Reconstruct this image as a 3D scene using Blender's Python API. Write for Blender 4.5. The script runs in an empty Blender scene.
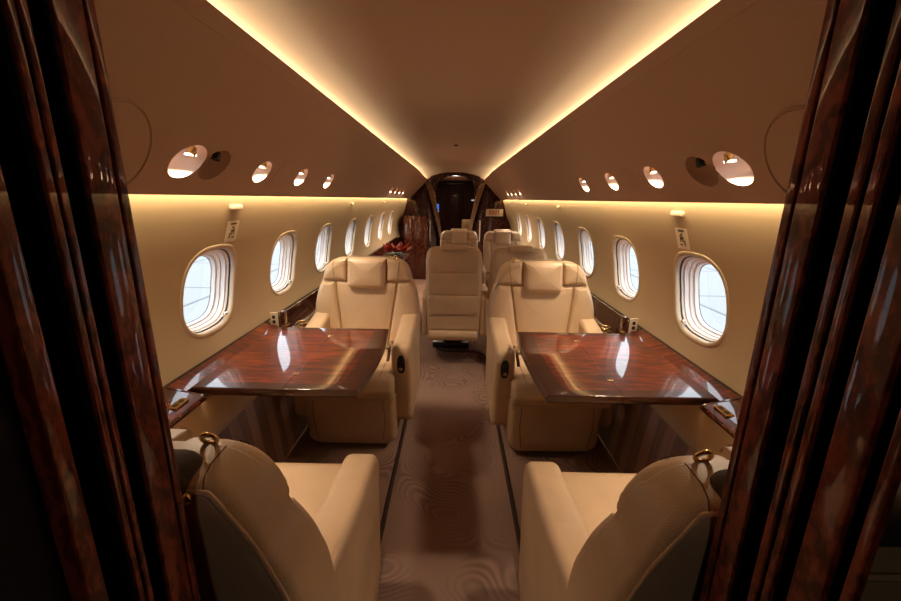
import bpy, bmesh, math, random
from mathutils import Vector, Matrix
from mathutils.geometry import delaunay_2d_cdt
random.seed(4)
PI = math.pi
C = bpy.context.scene.collection
sc = bpy.context.scene

# ------------------------------------------------------------------ materials
def mat(name, col, rough=.5, metal=0., coat=0., spec=.5, emis=None, estr=0.):
    m = bpy.data.materials.new(name); m.use_nodes = True
    b = m.node_tree.nodes['Principled BSDF']
    b.inputs['Base Color'].default_value = (*col, 1); b.inputs['Roughness'].default_value = rough
    b.inputs['Metallic'].default_value = metal; b.inputs['Coat Weight'].default_value = coat
    b.inputs['Coat Roughness'].default_value = .03
    b.inputs['Specular IOR Level'].default_value = spec
    if emis:
        b.inputs['Emission Color'].default_value = (*emis, 1); b.inputs['Emission Strength'].default_value = estr
    return m
def N(m, t, **k):
    n = m.node_tree.nodes.new(t)
    for a, v in k.items():
        if a in n.inputs: n.inputs[a].default_value = v
        else: setattr(n, a, v)
    return n
def L(m, a, b): m.node_tree.links.new(a, b)
def bsdf(m): return m.node_tree.nodes['Principled BSDF']
def coords(m, scale=(1, 1, 1), rot=(0, 0, 0), kind='Object'):
    tc = N(m, 'ShaderNodeTexCoord'); mp = N(m, 'ShaderNodeMapping')
    mp.inputs['Scale'].default_value = scale; mp.inputs['Rotation'].default_value = rot
    L(m, tc.outputs[kind], mp.inputs['Vector']); return mp.outputs['Vector']
def ramp(m, fac, stops):
    r = N(m, 'ShaderNodeValToRGB'); L(m, fac, r.inputs['Fac'])
    e = r.color_ramp.elements
    while len(e) < len(stops): e.new(.5)
    for i, (p, c) in enumerate(stops):
        e[i].position = p; e[i].color = (*c, 1)
    return r.outputs['Color']
def bump(m, h, strength=.2, dist=.002):
    b = N(m, 'ShaderNodeBump'); b.inputs['Strength'].default_value = strength; b.inputs['Distance'].default_value = dist
    L(m, h, b.inputs['Height']); L(m, b.outputs['Normal'], bsdf(m).inputs['Normal'])

def leather(name, col, rough=.42):
    m = mat(name, col, rough)
    v = coords(m)
    n = N(m, 'ShaderNodeTexNoise'); n.inputs['Scale'].default_value = 5; n.inputs['Detail'].default_value = 4; L(m, v, n.inputs['Vector'])
    L(m, ramp(m, n.outputs['Fac'], [(.3, tuple(c * .88 for c in col)), (.7, tuple(min(1, c * 1.08) for c in col))]), bsdf(m).inputs['Base Color'])
    n2 = N(m, 'ShaderNodeTexVoronoi'); n2.inputs['Scale'].default_value = 420; L(m, v, n2.inputs['Vector'])
    n3 = N(m, 'ShaderNodeTexNoise'); n3.inputs['Scale'].default_value = 11; n3.inputs['Detail'].default_value = 3; L(m, v, n3.inputs['Vector'])
    ma = N(m, 'ShaderNodeMath', operation='MULTIPLY_ADD'); L(m, n3.outputs['Fac'], ma.inputs[0]); ma.inputs[1].default_value = 7.; L(m, n2.outputs['Distance'], ma.inputs[2])
    bump(m, ma.outputs[0], .28, .0012)
    return m
LEATHER = leather('leather_beige', (.60, .42, .255))
LEATHER_DARK = leather('leather_taupe', (.20, .14, .09), .5)
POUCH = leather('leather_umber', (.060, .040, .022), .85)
SEAM = mat('seam_brown', (.10, .055, .028), .7)

def burl(name, dark, mid, light, sc3=(6, 2.2, 6), coat=1., rough=.25):
    m = mat(name, mid, rough, coat=coat, spec=.2)
    v = coords(m, sc3)
    n = N(m, 'ShaderNodeTexNoise'); n.inputs['Scale'].default_value = 1.4; n.inputs['Detail'].default_value = 6; n.inputs['Distortion'].default_value = 1.2
    L(m, v, n.inputs['Vector'])
    w = N(m, 'ShaderNodeTexWave'); w.inputs['Scale'].default_value = 1.6; w.inputs['Distortion'].default_value = 14; w.inputs['Detail'].default_value = 4
    w.inputs['Detail Scale'].default_value = 1.6; w.inputs['Detail Roughness'].default_value = .62; w.bands_direction = 'X'
    L(m, v, w.inputs['Vector'])
    mx = N(m, 'ShaderNodeMath', operation='MULTIPLY_ADD'); L(m, w.outputs['Fac'], mx.inputs[0]); mx.inputs[1].default_value = .5
    hf = N(m, 'ShaderNodeMath', operation='MULTIPLY'); L(m, n.outputs['Fac'], hf.inputs[0]); hf.inputs[1].default_value = .7
    L(m, hf.outputs[0], mx.inputs[2])
    L(m, ramp(m, mx.outputs[0], [(.22, dark), (.52, mid), (.85, light)]), bsdf(m).inputs['Base Color'])
    return m
# figured veneer running across the table (stripes fore-aft compressed)
def flame(name, dark, mid, light):
    # figured mahogany: ripples running across the table
    m = mat(name, mid, .4, coat=1., spec=.2)
    v = coords(m, (4.5, 26, 4))
    n = N(m, 'ShaderNodeTexNoise'); n.inputs['Scale'].default_value = 1.6; n.inputs['Detail'].default_value = 5; n.inputs['Roughness'].default_value = .6; n.inputs['Distortion'].default_value = .9
    L(m, v, n.inputs['Vector'])
    v2 = coords(m, (3, 3, 3)); n2 = N(m, 'ShaderNodeTexNoise'); n2.inputs['Scale'].default_value = 1.5; L(m, v2, n2.inputs['Vector'])
    ma = N(m, 'ShaderNodeMath', operation='MULTIPLY_ADD'); L(m, n2.outputs['Fac'], ma.inputs[0]); ma.inputs[1].default_value = .35
    h = N(m, 'ShaderNodeMath', operation='MULTIPLY'); L(m, n.outputs['Fac'], h.inputs[0]); h.inputs[1].default_value = .75; L(m, h.outputs[0], ma.inputs[2])
    L(m, ramp(m, ma.outputs[0], [(.38, dark), (.54, mid), (.72, light)]), bsdf(m).inputs['Base Color'])
    return m
BURL = flame('burl_table', (.034, .003, .001), (.11, .010, .0025), (.29, .048, .008))
BURL_EDGE = flame('burl_border', (.020, .004, .002), (.045, .008, .003), (.075, .014, .005))
BURL_DARK = burl('burl_dark', (.020, .004, .002), (.055, .012, .006), (.10, .022, .010), (5, 5, 5))
BULK = burl('burl_bulkhead', (.010, .003, .003), (.028, .007, .006), (.055, .014, .011), (4, 4, 4), coat=.4)
BURL_JAMB = burl('burl_jamb', (.045, .006, .003), (.15, .020, .010), (.27, .045, .020), (9, 9, 5), coat=.7)
bsdf(BURL_JAMB).inputs['Coat Roughness'].default_value = .015; bsdf(BURL_JAMB).inputs['Roughness'].default_value = .5
CHANNEL = mat('channel_black', (.006, .008, .012), .7, spec=.2)
DARKROOM = mat('dark_panel', (.010, .011, .016), .7, spec=.2)

def plaster(name, col, rough=.75):
    m = mat(name, col, rough)
    v = coords(m)
    n = N(m, 'ShaderNodeTexNoise'); n.inputs['Scale'].default_value = 260; n.inputs['Detail'].default_value = 2; L(m, v, n.inputs['Vector'])
    bump(m, n.outputs['Fac'], .12, .001)
    return m
CEIL = plaster('headliner_suede', (.52, .385, .28))
PSU = plaster('overhead_panel_beige', (.48, .335, .255))
WALL = plaster('sidewall_beige', (.51, .39, .255))
CREAM = mat('bezel_cream', (.58, .45, .32), .5)
SHADE = mat('window_shade_white', (.84, .75, .69), .5)
SEAL = mat('seal_dark', (.05, .03, .025), .6)
BOWL_LIT = mat('scoop_lit_beige', (.80, .56, .40), .5)
BRASS = mat('brass', (.75, .52, .22), .22, 1.)
CHROME = mat('chrome', (.8, .75, .68), .2, 1.)
BLACK = mat('black_plastic', (.012, .012, .014), .35)
IVORY = mat('ivory_plastic', (.80, .70, .56), .5)
CURTAIN = mat('curtain_taupe', (.42, .28, .17), .8)
REDLEAF = mat('red_leaf', (.42, .035, .015), .6)
GREENLEAF = mat('green_leaf', (.03, .06, .015), .6)
BLUE = mat('blue_screen', (.02, .12, .45), .4, emis=(.03, .2, .8), estr=.5)
SCREENW = mat('white_label', (.7, .75, .8), .4, emis=(.5, .6, .8), estr=.3)
REDINK = mat('red_letters', (.25, .03, .01), .6)
SIGNM = mat('sign_panel', (.55, .42, .30), .5)
def led(name, col, s): return mat(name, (0, 0, 0), .5, emis=col, estr=s)
LED = led('led_warm', (1., .68, .28), 3.2)
LEDW = led('led_wall', (1., .74, .36), 11.)
LENS = led('lamp_lens', (.85, .92, 1.), 5.)

# carpet with contour-line swirls
def carpet_mat(name, a, b):
    m = mat(name, a, .95, spec=.1)
    v = coords(m)
    n = N(m, 'ShaderNodeTexNoise'); n.inputs['Scale'].default_value = 3.6; n.inputs['Detail'].default_value = 0.; L(m, v, n.inputs['Vector'])
    k = N(m, 'ShaderNodeMath', operation='MULTIPLY'); L(m, n.outputs['Fac'], k.inputs[0]); k.inputs[1].default_value = 150
    s = N(m, 'ShaderNodeMath', operation='SINE'); L(m, k.outputs[0], s.inputs[0])
    r = N(m, 'ShaderNodeMapRange'); L(m, s.outputs[0], r.inputs['Value']); r.inputs['From Min'].default_value = -1
    n2 = N(m, 'ShaderNodeTexNoise'); n2.inputs['Scale'].default_value = 2.2; n2.inputs['Detail'].default_value = 2; L(m, v, n2.inputs['Vector'])
    mk = N(m, 'ShaderNodeMapRange'); L(m, n2.outputs['Fac'], mk.inputs['Value']); mk.inputs['From Min'].default_value = .42; mk.inputs['From Max'].default_value = .6
    mm = N(m, 'ShaderNodeMath', operation='MULTIPLY'); L(m, r.outputs[0], mm.inputs[0]); L(m, mk.outputs[0], mm.inputs[1])
    L(m, ramp(m, mm.outputs[0], [(.0, b), (1., a)]), bsdf(m).inputs['Base Color'])
    f = N(m, 'ShaderNodeTexNoise'); f.inputs['Scale'].default_value = 500; L(m, v, f.inputs['Vector'])
    ad = N(m, 'ShaderNodeMath', operation='MULTIPLY_ADD'); L(m, mm.outputs[0], ad.inputs[0]); ad.inputs[1].default_value = -1.; L(m, f.outputs['Fac'], ad.inputs[2])
    bump(m, ad.outputs[0], .5, .003)
    return m
CARPET = carpet_mat('carpet_brown', (.22, .135, .105), (.34, .215, .165))
CARPET_EDGE = mat('carpet_binding', (.045, .026, .018), .9)

def stripe_mat():
    m = mat('striped_panel', (.2, .12, .08), .6)
    tc = N(m, 'ShaderNodeTexCoord'); sx = N(m, 'ShaderNodeSeparateXYZ'); L(m, tc.outputs['Object'], sx.inputs[0])
    k = N(m, 'ShaderNodeMath', operation='MULTIPLY'); L(m, sx.outputs['Y'], k.inputs[0]); k.inputs[1].default_value = 3.4
    fr = N(m, 'ShaderNodeMath', operation='FRACT'); L(m, k.outputs[0], fr.inputs[0])
    c = ramp(m, fr.outputs[0], [(0., (.42, .24, .175)), (.24, (.30, .165, .12)), (.46, (.46, .27, .20)), (.70, (.28, .15, .11))])
    c.node.color_ramp.interpolation = 'CONSTANT'
    v = coords(m, (1, 14, 1)); n = N(m, 'ShaderNodeTexNoise'); n.inputs['Scale'].default_value = 4; L(m, v, n.inputs['Vector'])
    mx = N(m, 'ShaderNodeMix', data_type='RGBA', blend_type='MULTIPLY'); mx.inputs[0].default_value = .5
    L(m, c, mx.inputs[6]); L(m, ramp(m, n.outputs['Fac'], [(.3, (.7, .7, .7)), (.7, (1, 1, 1))]), mx.inputs[7])
    L(m, mx.outputs[2], bsdf(m).inputs['Base Color'])
    return m
STRIPE = stripe_mat()

def glass_mat():
    m = bpy.data.materials.new('window_glass'); m.use_nodes = True; nt = m.node_tree; nt.nodes.clear()
    o = nt.nodes.new('ShaderNodeOutputMaterial'); mx = nt.nodes.new('ShaderNodeMixShader'); t = nt.nodes.new('ShaderNodeBsdfTransparent')
    g = nt.nodes.new('ShaderNodeBsdfGlossy'); g.inputs['Roughness'].default_value = .02
    t.inputs['Color'].default_value = (.93, .96, .97, 1); mx.inputs[0].default_value = .06
    nt.links.new(t.outputs[0], mx.inputs[1]); nt.links.new(g.outputs[0], mx.inputs[2]); nt.links.new(mx.outputs[0], o.inputs[0])
    return m
GLASS = glass_mat()

# ------------------------------------------------------------------ helpers
def new_mesh(name, verts, faces, m, parent=None, smooth=35):
    me = bpy.data.meshes.new(name); me.from_pydata([tuple(v) for v in verts], [], faces)
    me.validate(); me.update()
    bm = bmesh.new(); bm.from_mesh(me); bmesh.ops.recalc_face_normals(bm, faces=bm.faces); bm.to_mesh(me); bm.free()
    return finish(name, me, m, parent, smooth)
def finish(name, me, m, parent, smooth=35):
    for p in me.polygons: p.use_smooth = True
    if smooth is not None: me.set_sharp_from_angle(angle=math.radians(smooth))
    if isinstance(m, (list, tuple)):
        for k in m: me.materials.append(k)
    else: me.materials.append(m)
    o = bpy.data.objects.new(name, me); C.objects.link(o)
    if parent: o.parent = parent
    return o
def obj_bm(name, bm, m, parent=None, smooth=35):
    bmesh.ops.recalc_face_normals(bm, faces=bm.faces)
    me = bpy.data.meshes.new(name); bm.to_mesh(me); bm.free()
    return finish(name, me, m, parent, smooth)
def thing(name, label, cat, loc=(0, 0, 0), rz=0, group=None):
    o = bpy.data.objects.new(name, None); C.objects.link(o); o.empty_display_size = .1
    o.location = loc; o.rotation_euler = (0, 0, rz); o['label'] = label; o['category'] = cat
    if group: o['group'] = group
    return o
def tag(o, label, cat, group=None):
    o['label'] = label; o['category'] = cat
    if group: o['group'] = group
    return o
def struct(o): o['kind'] = 'structure'; return o
def struct_root(name):
    o = bpy.data.objects.new(name, None); C.objects.link(o); o['kind'] = 'structure'; return o
def dup(root, loc, rz, label, group=None):
    r = root.copy(); C.objects.link(r); r.location = loc; r.rotation_euler = (0, 0, rz); r['label'] = label
    if group: r['group'] = group
    for ch in list(root.children):
        c = ch.copy(); C.objects.link(c); c.parent = r
        for g in list(ch.children):
            d = g.copy(); C.objects.link(d); d.parent = c
    return r

def rbox(bm, x0, x1, y0, y1, z0, z1, r=.01, seg=3):
    """rounded box"""
    g = bmesh.ops.create_cube(bm, size=1)
    vs = g['verts']
    for v in vs:
        v.co = Vector(((x0 + x1) / 2 + v.co.x * (x1 - x0), (y0 + y1) / 2 + v.co.y * (y1 - y0), (z0 + z1) / 2 + v.co.z * (z1 - z0)))
    if r > 0:
        es = list({e for v in vs for e in v.link_edges})
        bmesh.ops.bevel(bm, geom=es, offset=r, segments=seg, profile=.5, affect='EDGES')
def box(name, b, m, parent=None, r=.006, seg=3):
    bm = bmesh.new(); rbox(bm, *b, r=r, seg=seg); return obj_bm(name, bm, m, parent)

def tube_geo(path, r, n=8, closed=False):
    P = [Vector(p) for p in path]; V = []; F = []
    up = None
    for i, p in enumerate(P):
        a = P[i - 1] if (i > 0 or closed) else p
        b = P[(i + 1) % len(P)] if (i < len(P) - 1 or closed) else p
        t = (b - a).normalized()
        if up is None:
            up = Vector((0, 0, 1)) if abs(t.z) < .9 else Vector((1, 0, 0))
        s = t.cross(up).normalized(); u = s.cross(t).normalized(); up = u
        rr = r[i] if isinstance(r, (list, tuple)) else r
        for k in range(n):
            an = 2 * PI * k / n
            V.append(p + s * math.cos(an) * rr + u * math.sin(an) * rr)
    m = len(P)
    for i in range(m if closed else m - 1):
        j = (i + 1) % m
        for k in range(n):
            F.append((i * n + k, i * n + (k + 1) % n, j * n + (k + 1) % n, j * n + k))
    if not closed:
        F.append(tuple(range(n))); F.append(tuple((m - 1) * n + k for k in range(n)))
    return V, F
def tube(name, path, r, m, parent=None, n=8, closed=False):
    V, F = tube_geo(path, r, n, closed); return new_mesh(name, V, F, m, parent, 60)

def loft_y(name, prof, ys, m, parent=None, fn=None, smooth=40):
    """open profile [(x,z)] swept along y stations"""
    V = []; F = []; n = len(prof)
    for y in ys:
        for (x, z) in prof:
            V.append(fn(x, y, z) if fn else (x, y, z))
    for i in range(len(ys) - 1):
        for k in range(n - 1):
            F.append((i * n + k, i * n + k + 1, (i + 1) * n + k + 1, (i + 1) * n + k))
    return new_mesh(name, V, F, m, parent, smooth)

def prism_bm(pts, axis, a, b, r=0, seg=3):
    """closed 2-D polygon extruded along an axis; axis 'x': pts=(y,z); 'y': (x,z); 'z': (x,y)"""
    bm = bmesh.new()
    def co(p, t): return {'x': (t, p[0], p[1]), 'y': (p[0], t, p[1]), 'z': (p[0], p[1], t)}[axis]
    A = [bm.verts.new(co(p, a)) for p in pts]; B = [bm.verts.new(co(p, b)) for p in pts]
    n = len(pts)
    fa = bm.faces.new(A); fb = bm.faces.new(B[::-1])
    for i in range(n): bm.faces.new((A[i], B[i], B[(i + 1) % n], A[(i + 1) % n]))
    bmesh.ops.recalc_face_normals(bm, faces=bm.faces)
    if r:
        es = list(fa.edges) + list(fb.edges)
        bmesh.ops.bevel(bm, geom=es, offset=r, segments=seg, profile=.5, affect='EDGES')
    return bm
def prism(name, pts, axis, a, b, m, parent=None, r=0, seg=3, smooth=35):
    return obj_bm(name, prism_bm(pts, axis, a, b, r, seg), m, parent, smooth)

def arc(cx, cy, r, a0, a1, n=6):
    return [(cx + r * math.cos(math.radians(a0 + (a1 - a0) * i / n)), cy + r * math.sin(math.radians(a0 + (a1 - a0) * i / n))) for i in range(n + 1)]
def round_poly(pts, rs, n=5):
    """round the corners of a polygon; rs radius or list"""
    out = []; m = len(pts)
    for i, p in enumerate(pts):
        r = rs[i] if isinstance(rs, (list, tuple)) else rs
        p = Vector(p); a = Vector(pts[i - 1]); b = Vector(pts[(i + 1) % m])
        if r <= 0: out.append(tuple(p)); continue
        u = (a - p); v = (b - p); lu = u.length; lv = v.length; u.normalize(); v.normalize()
        ang = u.angle(v); d = min(r / math.tan(ang / 2), lu * .48, lv * .48)
        s = p + u * d; e = p + v * d
        for k in range(n + 1):
            t = k / n
            q = s * (1 - t) ** 2 + p * 2 * t * (1 - t) + e * t * t
            out.append((q.x, q.y))
    return out
def inset(pts, d):
    """offset a ccw/cw polygon inward by d"""
    m = len(pts); A = sum(pts[i][0] * pts[(i + 1) % m][1] - pts[(i + 1) % m][0] * pts[i][1] for i in range(m))
    s = 1 if A > 0 else -1; out = []
    for i in range(m):
        a = Vector(pts[i - 1]); p = Vector(pts[i]); b = Vector(pts[(i + 1) % m])
        e1 = (p - a); e2 = (b - p)
        if e1.length < 1e-7: e1 = e2
        if e2.length < 1e-7: e2 = e1
        e1 = e1.normalized(); e2 = e2.normalized()
        n = Vector((-(e1.y + e2.y), e1.x + e2.x)) * s
        if n.length < 1e-6: out.append(tuple(p)); continue
        n.normalize(); c = max(.5, abs(n.dot(Vector((-e1.y, e1.x)))))
        q = p + n * d / c; out.append((q.x, q.y))
    return out
def pad(name, pts, fn, m, parent=None, h=.02, r=.018, back=.02, crown=.0, steps=5):
    """puffy cushion: outline pts (2-D), fn(a,b,h) -> 3-D with h the height off the surface"""
    V = []; F = []; n = len(pts)
    cx = sum(p[0] for p in pts) / n; cy = sum(p[1] for p in pts) / n
    rings = [(pts, -back), (pts, 0.)]
    for k in range(1, steps + 1):
        a = k / steps * PI / 2
        rings.append((inset(pts, r * (1 - math.cos(a))), h * math.sin(a)))
    last = rings[-1][0]
    for t in (.75, .5, .25):
        rings.append(([(cx + (p[0] - cx) * t, cy + (p[1] - cy) * t) for p in last], h + crown * (1 - t * t)))
    for pl, hh in rings:
        for p in pl: V.append(fn(p[0], p[1], hh))
    for i in range(len(rings) - 1):
        for k in range(n): F.append((i * n + k, i * n + (k + 1) % n, (i + 1) * n + (k + 1) % n, (i + 1) * n + k))
    V.append(fn(cx, cy, h + crown)); c = len(V) - 1; b = (len(rings) - 1) * n
    for k in range(n): F.append((b + k, b + (k + 1) % n, c))
    F.append(tuple(range(n)))
    return new_mesh(name, V, F, m, parent, 50)

def cdt_panel(name, outer, holes, grid, fn, m, parent=None, smooth=30):
    """2-D region with holes, mapped by fn(u,v)"""
    pts = []; edges = []
    def add(loop):
        s = len(pts); pts.extend(Vector(p) for p in loop); k = len(loop)
        edges.extend((s + i, s + (i + 1) % k) for i in range(k))
    add(outer)
    for h in holes: add(h)
    def inside(p, loop):
        c = False; j = len(loop) - 1
        for i in range(len(loop)):
            a = loop[i]; b = loop[j]
            if (a[1] > p[1]) != (b[1] > p[1]) and p[0] < (b[0] - a[0]) * (p[1] - a[1]) / (b[1] - a[1]) + a[0]: c = not c
            j = i
        return c
    for g in grid:
        if inside(g, outer) and not any(inside(g, h) or min((Vector(g) - Vector(q)).length for q in h) < .012 for h in holes): pts.append(Vector(g))
    r = delaunay_2d_cdt(pts, edges, [], 0, 1e-6)
    vs, fs = r[0], r[2]; F = []
    for f in fs:
        c = (sum(vs[i].x for i in f) / len(f), sum(vs[i].y for i in f) / len(f))
        if inside(c, outer) and not any(inside(c, h) for h in holes): F.append(tuple(f))
    return new_mesh(name, [fn(v.x, v.y) for v in vs], F, m, parent, smooth)

def lerp_tab(tab, t):
    if t <= tab[0][0]: return tab[0][1]
    for (a, b), (c, d) in zip(tab, tab[1:]):
        if t <= c: return b + (d - b) * (t - a) / (c - a)
    return tab[-1][1]
def srgb(*c): return tuple((x / 255) ** 2.2 for x in c)

# ------------------------------------------------------------------ cabin shell
Y0, Y1 = .40, 7.30
KX = [(.83, .02), (1.06, .09), (1.355, .075), (1.8, .215), (1.9, .215)]
KZ = [(1.06, 0), (1.355, .01), (1.8, .150), (1.9, .125)]
def taper(x, y, z):
    t = max(0, min(1, (y - 6.72) / .58)); t = t * t * (3 - 2 * t) * .15 + t * .85
    return (x * (1 - t * lerp_tab(KX, z)), y, z - t * lerp_tab(KZ, z))
YS = [Y0, 1.5, 2.5, 3.5, 4.5, 5.5, 6.2, 6.72, 6.86, 7.0, 7.15, Y1]
WX = [(.0, .90), (.2, .915), (.45, .93), (.60, .965), (.68, 1.004), (.74, 1.022), (.80, 1.030), (.88, 1.030), (.95, 1.022), (1.0, 1.012), (1.05, 1.000), (1.10, .986), (1.15, .968), (1.20, .952), (1.25, .935), (1.30, .919), (1.345, .906), (1.39, .902)]
def wx(z): return lerp_tab(WX, z)
WIN_Y = [1.625, 2.36, 3.10, 3.92, 4.74, 5.56, 6.38]
WZ, WW, WH = .965, .178, .173
def rr_loop(cy, cz, a, b, e=2.9, n=40):
    out = []
    for k in range(n):
        t = 2 * PI * k / n; c = math.cos(t); s = math.sin(t)
        out.append((cy + a * math.copysign(abs(c) ** (2 / e), c), cz + b * math.copysign(abs(s) ** (2 / e), s)))
    return out
ygrid = [Y0 + .1 + i * .138 for i in range(50)]
for sgn, nm in ((-1, 'left'), (1, 'right')):
    holes = [rr_loop(y, WZ, WW, WH) for y in WIN_Y]
    outer = [(y, .68) for y in YS] + [(Y1, z) for z in (.8, .95, 1.05, 1.15, 1.25, 1.34)] + [(y, 1.39) for y in YS[::-1]] + [(Y0, z) for z in (1.34, 1.25, 1.15, 1.05, .95, .8)]
    grid = [(y, z) for y in ygrid for z in (.72, .76, .80, .88, .95, 1.0, 1.05, 1.1, 1.15, 1.2, 1.25, 1.3, 1.34, 1.365)]
    w = cdt_panel('wall_' + nm, outer, holes, grid, lambda u, v: taper(sgn * wx(v), u, v), WALL)
    struct(w)
    # LED strip at the head of the sidewall
    o = loft_y('light_strip', [(sgn * .862, 1.380), (sgn * .878, 1.380)], YS, LEDW, w, taper)

# windows
def window(k, y, sgn):
    root = struct_root('window_%d' % k)
    def ring(nm, seq, m, close=False):
        V = []; F = []; n = 40
        for ins, dep in seq:
            for (a, b) in rr_loop(y, WZ, WW - ins, WH - ins): V.append((sgn * (wx(b) + dep), a, b))
        for i in range(len(seq) - 1):
            for j in range(n): F.append((i * n + j, i * n + (j + 1) % n, (i + 1) * n + (j + 1) % n, (i + 1) * n + j))
        if close: F.append(tuple((len(seq) - 1) * n + j for j in range(n)))
        return new_mesh(nm, V, F, m, root, 40)
    ring('bezel', [(-.018, .001), (-.015, -.003), (-.009, -.0045), (-.003, -.004), (.001, -.001), (.003, .006), (.003, .016)], CREAM)
    ring('seal', [(.003, .015), (.003, .022), (.008, .024)], SEAL)
    ring('shade_frame', [(.007, .022), (.009, .030), (.015, .033), (.017, .050), (.022, .053)], SHADE)
    ring('reveal', [(.021, .052), (.024, .066), (.031, .069), (.034, .084)], SHADE)
    ring('seal', [(.033, .083), (.036, .086)], SEAL)
    p = rr_loop(y, WZ, WW - .035, WH - .035)
    new_mesh('pane', [(sgn * (wx(b) + .085), a, b) for a, b in p], [tuple(range(40))], GLASS, root)
    # little latch low on the aft side of the shade frame
    V, F = [], []
    bm = bmesh.new(); bmesh.ops.create_uvsphere(bm, u_segments=10, v_segments=8, radius=.008, matrix=Matrix.Translation((sgn * 1.038, y + .118, WZ - .135)))
    rbox(bm, sgn * 1.038 - .004, sgn * 1.038 + .004, y + .088, y + .118, WZ - .144, WZ - .138, .001, 1)
    obj_bm('latch', bm, CHROME, root)
k = 0
for sgn in (-1, 1):
    for y in WIN_Y:
        k += 1; window(k, y, sgn)

# vaulted ceiling with cove channels
vault = [(-.73, 1.75), (-.73, 1.79)]
R_ = (.72 ** 2 + .115 ** 2) / (2 * .115)
for i in range(25):
    x = -.72 + 1.44 * i / 24; vault.append((x, 1.915 - R_ + math.sqrt(R_ * R_ - x * x)))
vault += [(.73, 1.79), (.73, 1.75)]
ceil = struct(loft_y('ceiling', vault, YS, CEIL, None, taper, 60))
# overhead side panels
LITES = {-1: [(1.270, 'lit'), (1.402, 'unlit'), (1.745, 'lit'), (1.94, 'blank'), (2.18, 'lit'), (2.65, 'lit'), (5.25, 'far'), (5.65, 'far'), (6.05, 'far'), (6.45, 'far')],
         1: [(1.243, 'lit'), (1.387, 'unlit'), (1.72, 'lit'), (1.94, 'blank'), (2.17, 'lit'), (2.63, 'lit'), (5.25, 'far'), (5.65, 'far'), (6.05, 'far'), (6.45, 'far')]}
PL = .515
def psu_pt(s, sgn, h=0.):
    """point on the side panel: s 0 at the wall, 1 at the cove; h off the surface into the cabin"""
    b = math.sin(PI * s) * .012
    nx, nz = -.870, -.495
    return (sgn * (.855 - .255 * s + nx * (h - b)), 1.352 + .448 * s + nz * (h - b))
def psu3(u, s, sgn, h=0.):
    x, z = psu_pt(s, sgn, h); return taper(x, u, z)
SL = .208; LR = .060
def TL(u0, du, dv): return (u0 + 1.05 * du + .45 * dv, SL + .80 * dv / PL)
def lite_loop(y, r=LR, n=28):
    return [TL(y, r * math.cos(2 * PI * i / n), r * math.sin(2 * PI * i / n)) for i in range(n)]
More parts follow.
